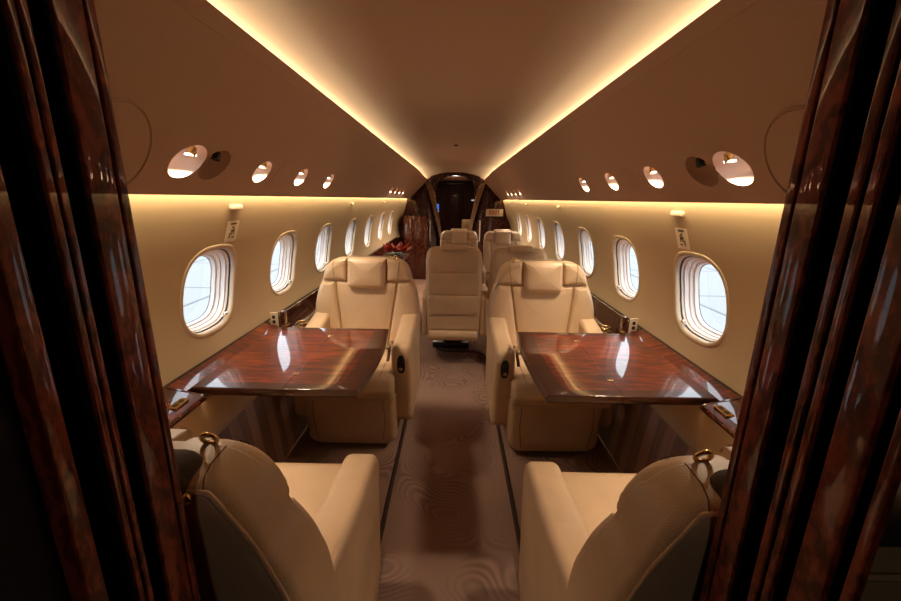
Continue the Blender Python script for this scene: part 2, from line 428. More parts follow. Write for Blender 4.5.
for sgn, nm in ((-1, 'left'), (1, 'right')):
    holes = []
    # pair: union outline of two overlapping circles
    ya, yb = LITES[sgn][0][0], LITES[sgn][1][0]
    R2 = .069; mid = (ya + yb) / 2; hh = math.sqrt(max(0, R2 ** 2 - ((yb - ya) / 2) ** 2)); a0 = math.atan2(hh, (yb - ya) / 2)
    loop = [TL(mid, ya - mid + R2 * math.cos(t), R2 * math.sin(t)) for t in [a0 + (2 * PI - 2 * a0) * i / 20 for i in range(21)]]
    loop += [TL(mid, yb - mid + R2 * math.cos(t), R2 * math.sin(t)) for t in [PI + a0 + (2 * PI - 2 * a0) * i / 20 for i in range(1, 20)]]
    if hh < 1e-4: loop = loop[:-1]
    holes.append(loop)
    for y, kd in LITES[sgn][2:]:
        if kd == 'lit': holes.append(lite_loop(y))
        if kd == 'far': holes.append(lite_loop(y, .045, 16))
    outer = [(y, 0.) for y in YS] + [(Y1, i / 8) for i in range(1, 8)] + [(y, 1.) for y in YS[::-1]] + [(Y0, i / 8) for i in range(7, 0, -1)]
    grid = [(y, i / 10) for y in ygrid for i in range(1, 10)]
    p = struct(cdt_panel('ceiling_' + nm, outer, holes, grid, lambda u, v: psu3(u, v, sgn), PSU, None, 40))
    # rolled lip along the cove, channel floor, and return at the wall
    loft_y('cove_lip', [(sgn * .60, 1.80), (sgn * .6035, 1.8015), (sgn * .608, 1.802), (sgn * .613, 1.799), (sgn * .625, 1.76), (sgn * .735, 1.752)], YS, PSU, p, taper)
    loft_y('cove_light', [(sgn * .700, 1.756), (sgn * .722, 1.765)], YS, LED, p, taper)
    loft_y('wall_return', [(sgn * .855, 1.352), (sgn * .857, 1.3495), (sgn * .8595, 1.352), (sgn * .854, 1.384), (sgn * .912, 1.390)], YS, PSU, p, taper)
    # speaker cover
    cy, cs, r = .985, .225, .115
    V = []; F = []; n = 48
    for (rr, h) in ((r + .004, .0002), (r + .002, .005), (r - .002, .006), (r - .004, .0008), (r - .007, .004), (r * .6, .0045), (.001, .0045)):
        for i in range(n):
            t = 2 * PI * i / n; V.append(psu3(cy + rr * math.cos(t), cs + rr * math.sin(t) / PL, sgn, h))
    for q in range(6):
        for i in range(n): F.append((q * n + i, q * n + (i + 1) % n, (q + 1) * n + (i + 1) % n, (q + 1) * n + i))
    o = new_mesh('speaker_cover', V, F, PSU, None, 25)
    tag(o, 'large flush round cover in the overhead panel near the %s doorway post' % nm, 'speaker cover', 'overhead speaker covers')
    # reading lights
    far_i = 0; lit_i = 0
    for y, kd in LITES[sgn]:
        if kd == 'blank':
            V = []; F = []; n = 28
            for rr, h in ((.066, .0002), (.064, .002), (.04, .003), (.001, .003)):
                for i in range(n):
                    t = 2 * PI * i / n; uu, ss = TL(y, rr * math.cos(t), rr * math.sin(t)); V.append(psu3(uu, ss, sgn, h))
            for q in range(3):
                for i in range(n): F.append((q * n + i, q * n + (i + 1) % n, (q + 1) * n + (i + 1) % n, (q + 1) * n + i))
            o = new_mesh('blanking_disc', V, F, PSU, None, 25)
            tag(o, 'blank round disc between the second and third reading lights on the %s overhead panel' % nm, 'cover')
            continue
        rad = .045 if kd == 'far' else (R2 if y < 1.6 else LR)
        ex = 1. if y < 1.6 else 1.08
        if kd == 'far':
            far_i += 1; ordn = ['first', 'second', 'third', 'fourth'][far_i - 1]
            lab = 'small round reading light far down the %s overhead panel, %s of four' % (nm, ordn)
            grp = 'far reading lights'
        elif kd == 'unlit':
            lab = 'dark unlit reading light overlapping the first lit one on the %s overhead panel' % nm; grp = 'reading lights over the tables'
        else:
            lit_i += 1
            lab = {1: 'large lit reading light scoop nearest the %s doorway post, joined to a dark one', 2: 'lit oval reading light just before the blank disc on the %s overhead panel',
                   3: 'lit oval reading light just beyond the blank disc on the %s overhead panel', 4: 'small lit reading light, fourth bright one along the %s overhead panel'}[lit_i] % nm
            grp = 'reading lights over the tables'
        t_ = thing('reading_light', lab, 'reading light', psu3(y, SL, sgn, -.02), 0, grp)
        bx, by, bz = t_.location
        V = []; F = []; n = 24
        clipside = None
        for q, (f, h) in enumerate(((1., 0.), (.985, -.006), (.93, -.020), (.78, -.034), (.5, -.042), (.2, -.045), (.01, -.045))):
            for i in range(n):
                t = 2 * PI * i / n; du = rad * f * math.cos(t); base = y
                if y < 1.6:   # the two scoops of the pair meet on a common edge
                    du += y - mid; base = mid
                    du = min(du, 0) if kd == 'lit' else max(du, 0)
                uu, ss = TL(base, du, rad * f * math.sin(t))
                x, yv, z = psu3(uu, ss, sgn, h * (rad / .064))
                V.append((x - bx, yv - by, z - bz))
        for q in range(6):
            for i in range(n): F.append((q * n + i, q * n + (i + 1) % n, (q + 1) * n + (i + 1) % n, (q + 1) * n + i))
        new_mesh('scoop', V, F, BOWL_LIT if kd != 'unlit' else PSU, t_, 60)  # lamp glow painted into lit scoops as paler beige; unlit ones stay panel-coloured
        if kd == 'far':
            x, yv, z = psu3(y, SL + .05, sgn, .004)
            ld = bpy.data.lights.new('reading_lamp', 'AREA'); ld.shape = 'DISK'; ld.size = .02; ld.energy = 1.7; ld.color = (1, .78, .56); ld.spread = math.radians(140)
            lo = bpy.data.objects.new('reading_lamp', ld); C.objects.link(lo); lo.parent = t_; lo.location = (x - bx, yv - by, z - bz)
            lo.rotation_euler = Vector((-sgn * .42, -.1, -1)).to_track_quat('-Z', 'Y').to_euler()
            continue
        def loc(du, ds, h):
            uu, ss = TL(y, du, ds); x, yv, z = psu3(uu, ss, sgn, h); return Vector((x - bx, yv - by, z - bz))
        # lamp body hangs in the upper half of the scoop
        a = loc(0, rad * .72, -.016); b = loc(0, rad * .30, -.008); d = (b - a)
        V, F = tube_geo([a, a + d * .5, b], [.010, .013, .013], 12)
        new_mesh('lamp_body', V, F, BRASS if kd == 'lit' else BLACK, t_, 50)
        wv = Vector((0, 1, 0)); nn = d.normalized(); sd = nn.cross(wv).normalized()
        V = [b + nn * .0015 + wv * .026 * math.cos(2 * PI * i / 14) + sd * .008 * math.sin(2 * PI * i / 14) for i in range(14)]
        V += [v - nn * .006 for v in V]
        F = [tuple(range(14)), tuple(range(27, 13, -1))] + [(i, (i + 1) % 14, 14 + (i + 1) % 14, 14 + i) for i in range(14)]
        new_mesh('lens', V, F, LENS if kd == 'lit' else BLACK, t_, 30)
        if kd == 'lit':
            ld = bpy.data.lights.new('reading_lamp', 'AREA'); ld.shape = 'DISK'; ld.size = .07; ld.energy = 1.35 if lit_i == 1 else .88; ld.color = (1, .78, .56); ld.spread = math.radians(78)
            lo = bpy.data.objects.new('reading_lamp', ld); C.objects.link(lo); lo.parent = t_
            lo.location = b + nn * .006
            lo.rotation_euler = Vector((-sgn * .26, -.50 if lit_i == 1 else .06, -1)).to_track_quat('-Z', 'Y').to_euler()

# unseen back box added above the panels so that no daylight enters the coves
loft_y('hull', [(-.97, 1.38), (-.97, 1.60), (-.80, 1.93), (0, 2.0), (.80, 1.93), (.97, 1.60), (.97, 1.38)], [-1.3, Y1 + 1.6], DARKROOM)['kind'] = 'structure'
bpy.data.objects['hull'].name = 'trim_9'
loft_y('trim_10', [(-1.012, .70), (-1.06, .55), (-1.07, .2), (-1.04, -.115), (1.04, -.115), (1.07, .2), (1.06, .55), (1.012, .70)], [-1.3, Y1 + 1.6], DARKROOM)['kind'] = 'structure'  # unseen lower hull shell, added to stop daylight leaking in under the ledges

# cove and wall-wash light strips
def area(name, loc, size, size_y, energy, col, direction, spread=180, parent=None):
    d = bpy.data.lights.new(name, 'AREA'); d.shape = 'RECTANGLE'; d.size = size; d.size_y = size_y; d.energy = energy; d.color = col; d.spread = math.radians(spread)
    o = bpy.data.objects.new(name, d); C.objects.link(o); o.location = loc
    z = -Vector(direction).normalized(); y = Vector((0, 1, 0)); x = y.cross(z).normalized()
    o.rotation_euler = Matrix((x, y, z)).transposed().to_euler()
    return o
WARM = (1., .60, .25)
def strip(name, x, z, width, w_per_m, col, direction):
    """straight LED runs following the cabin section, the last ones along the aft taper"""
    for y0, y1 in ((Y0 + .02, 6.72), (6.73, 7.0), (7.0, Y1 - .02)):
        a = Vector(taper(x, y0, z)); b = Vector(taper(x, y1, z)); ln = (b - a).length
        d = bpy.data.lights.new(name, 'AREA'); d.shape = 'RECTANGLE'; d.size = width; d.size_y = ln; d.energy = w_per_m * ln; d.color = col
        o = bpy.data.objects.new(name, d); C.objects.link(o); o.location = (a + b) / 2
        yv = (b - a).normalized(); zv = -Vector(direction).normalized(); xv = yv.cross(zv).normalized(); zv = xv.cross(yv)
        o.rotation_euler = Matrix((xv, yv, zv)).transposed().to_euler()
COVE_W, WALL_W, SKY = 1.75, .62, 2.9
for s in (-1, 1):
    strip('cove_strip_light', s * .692, 1.768, .02, COVE_W, (1., .84, .56), (-s * 1.0, 0, .55))
    strip('wall_strip_light', s * .867, 1.375, .008, WALL_W, (1., .80, .46), (s * .35, 0, -1))

# ------------------------------------------------------------------ lower sidewall, ledges
for sgn, nm in ((-1, 'left'), (1, 'right')):
    lw = struct(loft_y('baseboard_' + nm, [(sgn * .945, .452), (sgn * .93, .44), (sgn * .908, .30), (sgn * .888, .10), (sgn * .874, -.06)], [Y0, 1.2, 2.0], STRIPE, None, None, 60))
    b2 = loft_y('carpeted_side', [(sgn * .945, .452), (sgn * .932, .44), (sgn * .908, .30), (sgn * .888, .10), (sgn * .874, -.06)], [2.0, 4, 6.72, Y1], CARPET, lw, None, 60)
    # padded leather band
    b3 = loft_y('leather_band', [(sgn * .985, .648), (sgn * .905, .643), (sgn * .888, .630), (sgn * .884, .56), (sgn * .888, .49), (sgn * .898, .455), (sgn * .92, .445), (sgn * .96, .45)], [Y0, 1.2, 2.05], LEATHER, lw, None, 70)
    loft_y('band_return', [(sgn * .99, .56), (sgn * .96, .555), (sgn * .95, .45), (sgn * .93, .445)], [2.05, 4, 6.72, Y1], BURL_DARK, lw, None, 70)
    # window-side ledge
    t_ = thing('side_ledge', 'glossy dark burl ledge running along the %s wall under the windows' % nm, 'ledge', (sgn * .95, 1.5, .60))
    def rel(pts): return [(x - sgn * .95, z - .60) for x, z in pts]
    lo = loft_y('ledge_top', rel([(sgn * 1.0, .700), (sgn * .985, .694), (sgn * .88, .672), (sgn * .868, .668), (sgn * .864, .660), (sgn * .868, .650), (sgn * .99, .640)]), [-1.1, -.6, -.235], BURL_DARK, t_)
    # capping with end faces near the table
    prism('ledge_end', rel([(sgn * 1.0, .700), (sgn * .88, .672), (sgn * .864, .660), (sgn * .868, .650), (sgn * 1.0, .640)]), 'y', -.236, -.228, BURL_DARK, t_)
    loft_y('low_ledge', rel([(sgn * 1.004, .695), (sgn * .996, .69), (sgn * .992, .575), (sgn * .985, .565), (sgn * .89, .562), (sgn * .884, .556), (sgn * .884, .545), (sgn * .89, .540), (sgn * .99, .540)]), [.55, 1.5, 2.5, 5.22, 5.8], BURL_DARK, t_)
    loft_y('dark_trim', rel([(sgn * 1.006, .702), (sgn * .9995, .700), (sgn * 1.0, .694)]), [-1.1, 2, 5.22, 5.8], BLACK, t_)
    # gold switch plate in the near end of the ledge
    g = thing('switch_plate', 'small gold plate with two dark slots set in the %s ledge before the table' % nm, 'switch', (sgn * .905, 1.19 if sgn < 0 else 1.21, .679))
    pts = round_poly([(-.016, -.035), (.016, -.035), (.016, .035), (-.016, .035)], .008)
    prism('plate', pts, 'z', -.003, .003, BRASS, g, .001, 1)
    for dy in (-.014, .014):
        prism('slot', round_poly([(-.007, dy - .010), (.007, dy - .010), (.007, dy + .010), (-.007, dy + .010)], .006), 'z', .0028, .0042, BLACK, g)
    # outlet plate and wooden tab at the far end of the table
    g = thing('power_outlet', 'upright ivory outlet plate with dark sockets by the far end of the %s table' % nm, 'outlet', (sgn * .955, 2.035, .70))
    box('plate', (-.020, .020, -.006, .006, -.03, .052), IVORY, g, .003, 2)
    for dz in (.0, .026): box('socket', (-.008, .008, -.0085, -.005, dz - .008, dz + .010), BLACK, g, .002, 1)
    g = box('wooden_tab', (-.012, .012, -.02, .02, -.025, .05), BURL_DARK, None, .006, 2); g.location = (sgn * .915, 2.06, .705)
    tag(g, 'small upright burl tab beside the outlet plate on the %s ledge' % nm, 'stop')
    # brass cup holder on the low ledge
    g = thing('cup_holder', 'small brass ring holder on the %s ledge behind the table' % nm, 'cup holder', (sgn * .935, 2.36, .566))
    ring = [(.034 * math.cos(2 * PI * i / 20), .034 * math.sin(2 * PI * i / 20), .03) for i in range(20)]
    tube('rim', ring, .005, BRASS, g, 8, True)
    tube('rim', [(p[0], p[1], .006) for p in ring], .005, BRASS, g, 8, True)
    for a in (0, 120, 240): tube('post', [(.034 * math.cos(math.radians(a)), .034 * math.sin(math.radians(a)), 0), (.034 * math.cos(math.radians(a)), .034 * math.sin(math.radians(a)), .03)], .003, BRASS, g, 6)

# ------------------------------------------------------------------ floor
fl = bmesh.new(); rbox(fl, -1.0, 1.0, -1.3, 9.0, -.10, -.045, 0)
struct(obj_bm('floor', fl, CARPET))
pl = round_poly([(-.95, .42), (-.285, .42), (-.285, 2.62), (-.95, 2.62)], [0, .0, .12, 0])
pr = round_poly([(.95, .42), (.285, .42), (.285, 3.43), (-.165, 3.43), (-.165, 6.9), (.95, 6.9)], [0, 0, .16, .16, 0, 0], 8)
for pp in (pl, pr):
    o = prism('floor_platform', pp, 'z', -.046, 0., CARPET); o['kind'] = 'structure'
    e = [(x, y, .002) for x, y in pp if abs(x) < .94 and y > .41]
    tube('edge_binding', e if e[0][1] < e[-1][1] else e[::-1], .010, CARPET_EDGE, o, 6)

# ------------------------------------------------------------------ front room and doorway
bm = bmesh.new()
for b in ((-1.06, -1.0, -1.3, Y0, -.1, 1.95), (1.0, 1.06, -1.3, Y0, -.1, 1.95), (-1.06, 1.06, -1.36, -1.3, -.1, 1.95)): rbox(bm, *b, r=0)
struct(obj_bm('wall_front', bm, DARKROOM))
struct(box('ceiling_front', (-1.0, 1.0, -1.3, .36, 1.88, 1.93), DARKROOM, None, 0))
struct(box('wall_partition', (-.40, -.345, -1.3, .283, -.05, 1.88), DARKROOM, None, .002, 1))
def jamb(sgn, strips, slots, n):
    root = struct_root('trim_%d' % n)
    X = .33
    def D(y): return .07 if sgn < 0 else max(.004, min(.07, .004 + (y - .2585) * 1.1))
    for (y0, y1) in strips:
        pts = []
        w = y1 - y0; r = min(.007, w * .3)
        e = min(.0035, w * .25)
        for i in range(4):      # eased edges, flat polished face
            a = PI / 2 * i / 3; pts.append((sgn * (X + e * (1 - math.sin(a))), y0 + e * (1 - math.cos(a))))
        for i in range(4):
            a = PI / 2 * i / 3; pts.append((sgn * (X + e * (1 - math.cos(a))), y1 - e * (1 - math.sin(a))))
        pts += [(sgn * (X + D(y1)), y1), (sgn * (X + D(y0)), y0)]
        prism('burl_strip', pts, 'z', -.045, 1.62, BURL_JAMB, root, 0, 1, 20)
    for (y0, y1) in slots:
        dp = min(.045, D(y0) - .001)
        prism('dark_channel', [(sgn * (X + dp), y0 - .001), (sgn * (X + dp), y1 + .001), (sgn * (X + dp + .001), y1 + .001), (sgn * (X + dp + .001), y0 - .001)], 'z', -.045, 1.62, CHANNEL, root)
        for yy in (y0, y1):
            d = .0012 if yy == y0 else -.0012
            prism('dark_channel', [(sgn * (X + .0035), yy), (sgn * (X + dp), yy), (sgn * (X + dp), yy + d), (sgn * (X + .0035), yy + d)], 'z', -.045, 1.62, CHANNEL, root)
    return root
jamb(-1, [(.284, .3035), (.332, .340), (.3425, .350), (.370, .403), (.4045, .416)], [(.3035, .332), (.340, .3425), (.350, .370)], 1)
jamb(1, [(.2585, .271), (.281, .313), (.328, .3385), (.3425, .353), (.377, .405), (.4065, .4185)], [(.271, .281), (.313, .328), (.3385, .3425), (.353, .377)], 2)
# fill lamp added in the front room to brighten near seats and jambs
g = thing('ceiling_lamp', 'added round opal fill lamp on the front room ceiling behind the camera', 'lamp', (0, -.75, 1.868))
bm = bmesh.new(); bmesh.ops.create_cone(bm, cap_ends=True, segments=32, radius1=.085, radius2=.10, depth=.024); obj_bm('lamp_rim', bm, BRASS, g)
bm = bmesh.new(); bmesh.ops.create_uvsphere(bm, u_segments=24, v_segments=12, radius=.08, matrix=Matrix.Diagonal((1, 1, .3, 1))); o = obj_bm('diffuser', bm, mat('opal', (.8, .8, .8), .4, emis=(1, .86, .72), estr=10.), g); o.location = (0, 0, -.014)
# header over the doorway, bulkhead outboard of it
struct(box('trim_3', (-.40, .40, .285, .415, 1.62, 1.92), BURL_DARK, None, .004, 2))
# black glossy return of the bulkhead on the left, bulkhead proper on both sides
struct(box('wall_bulkhead', (-1.02, -.385, .30, .41, -.05, 1.92), DARKROOM, None, 0))
b = box('wall_bulkhead', (.385, 1.02, .33, .41, 1.16, 1.92), DARKROOM, None, 0); struct(b)

# ------------------------------------------------------------------ club seats
OUT = [(.28, .300), (.40, .318), (.55, .326), (.66, .324), (.75, .312), (.82, .292), (.845, .278), (.87, .272), (.90, .265), (.935, .250), (.955, .232), (.968, .216), (.976, .196), (.980, .175)]
def chaikin(p, n=2):
    for _ in range(n):
        q = [p[0]]
        for a, b in zip(p, p[1:]):
            q += [(a[0] * .75 + b[0] * .25, a[1] * .75 + b[1] * .25), (a[0] * .25 + b[0] * .75, a[1] * .25 + b[1] * .75)]
        p = q + [p[-1]]
    return p
OUT = chaikin(OUT, 2)
def yfront(z): return .435 + (z - .42) * .215
def yrear(z): return lerp_tab([(.28, .56), (.5, .60), (.8, .64), (.93, .652), (.97, .645), (.99, .63)], z)
def section(hw, yf, yb, z, dz=0, n=8, r=.045, rf=None):
    """rounded-rectangle ring"""
    r = min(r, (yb - yf) / 2 - .002, hw - .01); out = []
    rf = r if rf is None else rf
    for cx, cy, a0, q in ((hw - r, yb - r, 0, r), (-hw + r, yb - r, 90, r), (-hw + rf, yf + rf, 180, rf), (hw - rf, yf + rf, 270, rf)):
        for i in range(n):
            a = math.radians(a0 + 90 * i / (n - 1)); out.append((cx + q * math.cos(a), cy + q * math.sin(a), z))
    return out
def loft_rings(name, rings, m, parent, smooth=60):
    V = [p for r in rings for p in r]; n = len(rings[0]); F = []
    for i in range(len(rings) - 1):
        for k in range(n): F.append((i * n + k, i * n + (k + 1) % n, (i + 1) * n + (k + 1) % n, (i + 1) * n + k))
    F.append(tuple(range(n))); F.append(tuple((len(rings) - 1) * n + k for k in range(n)))
    return new_mesh(name, V, F, m, parent, smooth)

def armrest(parent, sgn, x0, x1, yback=.56, zback=.665, zfront=.60, name='armrest', bottom=.12):
    """solid padded arm: side outline in (y,z)"""
    pts = round_poly([(.045, bottom + .06), (.012, zfront - .06), (.03, zfront - .002), (.30, zfront + .022), (yback - .05, zback), (yback + .03, zback - .05), (yback + .03, bottom + .02), (.12, bottom)],
                     [.02, .02, .055, .08, .05, .03, .03, .04], 6)
    a, b = sorted((sgn * x0, sgn * x1))
    return prism(name, pts, 'x', a, b, LEATHER, parent, min(.025, abs(x1 - x0) * .32), 5, 50)

def snapped(o, pts, n=6, lift=0.):
    """subdivide a path and lay it on the surface of a mesh"""
    out = []
    for a, b in zip(pts, pts[1:]):
        for i in range(n): out.append(Vector(a).lerp(Vector(b), i / n))
    out.append(Vector(pts[-1])); res = []
    for p in out:
        ok, loc, nor, _ = o.closest_point_on_mesh(p)
        res.append(loc + nor * lift if ok else p)
    return res
def make_seat(s, label, group, loc, rz):
    """club seat facing local -y; s = side of the aisle arm (+1 / -1 in local x)"""
    t = thing('club_seat', label, 'seat', loc, rz, group)
    box('base', (-.20, .20, .10, .50, .002, .10), BLACK, t, .01, 2)
    # leg rest: rounded front panel
    pts = round_poly([(-.245, .335), (.245, .335), (.245, .06), (.19, .022), (-.19, .022), (-.245, .06)], [.015, .015, .05, .05, .05, .05], 5)
    pad('leg_rest', pts, lambda a, b, h: (a, .03 - h * 1.0 + (b - .33) * -.06, b), LEATHER, t, h=.045, r=.035, back=.28, crown=.012)
    for q in (-1, 1):
        tube('seam', [(q * .185, -.030, .315), (q * .190, -.027, .2), (q * .175, -.018, .075)], .0016, SEAM, t, 5)
    # seat cushion with rolled front reaching forward of the arms
    prof = round_poly([(-.105, .365), (-.118, .41), (-.09, .472), (.20, .458), (.50, .43), (.50, .335), (-.08, .345)], [.02, .035, .045, .06, .01, .01, .01], 6)
    bm = prism_bm(prof, 'x', -.220, .220, .018, 4)
    bm2 = prism_bm(round_poly([(-.106, .364), (-.119, .41), (-.091, .4725), (-.01, .468), (-.005, .36), (-.07, .345)], [.02, .035, .045, .02, .01, .01], 6), 'x', -.247, .247, .022, 4)
    tm = bpy.data.meshes.new('tmp'); bm2.to_mesh(tm); bm2.free(); bm.from_mesh(tm); bpy.data.meshes.remove(tm)
    obj_bm('seat_cushion', bm, LEATHER, t, 50)
    for q in (-1, 1):
        tube('seam', [(q * .175, -.112, .385), (q * .175, -.112, .425), (q * .175, -.07, .4705), (q * .172, .15, .461), (q * .168, .40, .439)], .0012, SEAM, t, 5)
    # backrest shell
    rings = []
    for z, hw in OUT:
        f = yfront(z) + (.004 if z < .93 else .010)
        rings.append(section(hw + .0015, f - .004, yrear(z), z, r=.030, rf=.004))
    top = section(.15, .56, .620, .982, r=.02); rings.append(top)
    shell = loft_rings('backrest', rings, LEATHER, t)
    bpy.context.view_layer.update()
    fn = lambda a, b, h: (a, yfront(b) - h, b)
    # centre panel (tapers down), side bolsters, shoulder pads, headrest
    cen = round_poly([(-.190, .838), (-.185, .80), (-.140, .50), (-.135, .43), (.135, .43), (.140, .50), (.185, .80), (.190, .838)], .006, 2)
    pad('centre_panel', cen, fn, LEATHER, t, h=.016, r=.010, back=.02, crown=.006)
    for q in (-1, 1):
        sb = [(q * .196, .838), (q * .272, .842), (q * .300, .79), (q * .318, .71), (q * .322, .62), (q * .318, .50), (q * .310, .44), (q * .141, .43), (q * .146, .50), (q * .190, .80)]
        pad('side_bolster', round_poly(sb, [.01, .012, .2, .2, .2, .2, .02, .01, .2, .2], 5), fn, LEATHER, t, h=.030, r=.026, back=.03, crown=.006)
        sh = [(q * .126, .848), (q * .272, .850), (q * .266, .90), (q * .250, .934), (q * .230, .958), (q * .195, .974), (q * .126, .979)]
        pad('shoulder_pad', round_poly(sh, [.01, .012, .1, .1, .1, .1, .01], 5), fn, LEATHER, t, h=.030, r=.024, back=.03, crown=.006)
        tube('seam', [(q * .206, yfront(.97) - .018, .968), (q * .206, yfront(.96) - .037, .950), (q * .200, yfront(.9) - .040, .90), (q * .196, yfront(.86) - .036, .858)], .0014, SEAM, t, 5)
        armrest(t, q, .222, .325)
    # headrest: puffy, wraps over the top
    hd = round_poly([(-.119, .984), (.119, .984), (.119, .80), (-.119, .80)], [.012, .012, .045, .045], 6)
    pad('headrest', hd, fn, LEATHER, t, h=.052, r=.030, back=.03, crown=.008)
    # flap behind the headrest and its U-shaped welt
    box('headrest_flap', (-.158, .158, .575, .690, .905, .982), LEATHER_DARK, t, .024, 4)
    yy = yrear(.93) + .004
    tube('welt', [(-.172, yy - .012, .965), (-.172, yy, .93), (-.162, yy, .892), (-.145, yy, .880), (0, yy, .878), (.145, yy, .880), (.162, yy, .892), (.172, yy, .93), (.172, yy - .012, .965)], .0045, LEATHER, t, 6)
    # piping round the rear panel
    pth = []
    for z, hw in chaikin([(.40, .309), (.55, .317), (.66, .314), (.75, .302), (.84, .277), (.90, .253), (.935, .234), (.955, .214)], 2): pth.append((hw, yrear(z) - .008, z))
    full = [(-x, y, z) for x, y, z in pth] + [(-.17, yrear(.96) - .002, .968)] + [(.17, yrear(.96) - .002, .968)] + pth[::-1]
    tube('piping', snapped(shell, full, 1, .0005), .0045, LEATHER, t, 6)
    # seam running over the shoulder
    for q in (-1, 1):
        tube('seam', snapped(shell, [(q * .200, .545, .985), (q * .202, .60, .985), (q * .206, .630, .975), (q * .212, .648, .958)]), .0011, SEAM, t, 5)
    # brass ring on the aisle side of the headrest
    r = [(s * .176 + .011 * math.cos(2 * PI * i / 16), .565 + .005 * math.sin(2 * PI * i / 16), .990 + .011 * math.sin(2 * PI * i / 16)) for i in range(16)]
    tube('brass_ring', r, .0036, BRASS, t, 8, True)
    bm = bmesh.new(); bmesh.ops.create_uvsphere(bm, u_segments=10, v_segments=8, radius=.010, matrix=Matrix.Translation((s * .19, .650, .955)))
    obj_bm('stud', bm, BRASS, t)
    # aisle arm control panel (> knobs)
    cp = pad('control_panel', [(a, b) for a, b in rr_loop(s * .276, .505, .022, .052, 2.6, 20)], lambda a, b, h: (a, .0165 - (b - .505) * .09 - h, b), BLACK, t, h=.007, r=.006, back=.012)
    for dz in (.022, -.020):
        bm = bmesh.new(); bmesh.ops.create_cone(bm, cap_ends=True, segments=14, radius1=.012, radius2=.010, depth=.012,
                matrix=Matrix.Translation((s * .276, .006, .505 + dz)) @ Matrix.Rotation(PI / 2, 4, 'X'))
        obj_bm('knob', bm, CHROME if dz < 0 else BLACK, cp)
    # seat belt: strap and buckle beside the aisle arm
    tube('belt_strap', [(s * .212, .40, .45), (s * .208, .28, .53), (s * .206, .16, .575), (s * .204, .10, .56), (s * .200, .05, .51)], .009, LEATHER_DARK, t, 6)
    bm = bmesh.new(); rbox(bm, s * .200 - .014, s * .200 + .014, .07, .13, .562, .582, .005, 2)
    obj_bm('belt_buckle', bm, CHROME, t)
    return t
XS = .545
g1 = 'club seats round the two tables'
SL_far = make_seat(1, 'beige leather club seat facing the camera behind the left table', g1, (-XS, 1.93, 0), 0)
SR_far = make_seat(-1, 'beige leather club seat facing the camera behind the right table', g1, (XS, 1.89, 0), 0)
dup(SR_far, (-XS, 1.10, 0), PI, 'near left beige club seat seen from behind, just past the left doorway post')
dup(SL_far, (XS, 1.08, 0), PI, 'near right beige club seat seen from behind, just past the right doorway post')

for o in [o for o in bpy.data.objects if o.name.startswith('club_seat') and o.rotation_euler.z > 1]:
    for c in list(o.children):
        if c.name.startswith('belt') or c.name.startswith('headrest_flap'): bpy.data.objects.remove(c)
    # on these two the headrest flap is folded over the top like a pouch
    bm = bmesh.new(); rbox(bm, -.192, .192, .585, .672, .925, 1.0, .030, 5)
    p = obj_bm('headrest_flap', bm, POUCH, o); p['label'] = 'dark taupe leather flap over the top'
    tube('seam', [(-.12, .622, 1.0008), (0, .622, 1.0008), (.12, .622, 1.0008)], .0014, SEAM, o, 5)

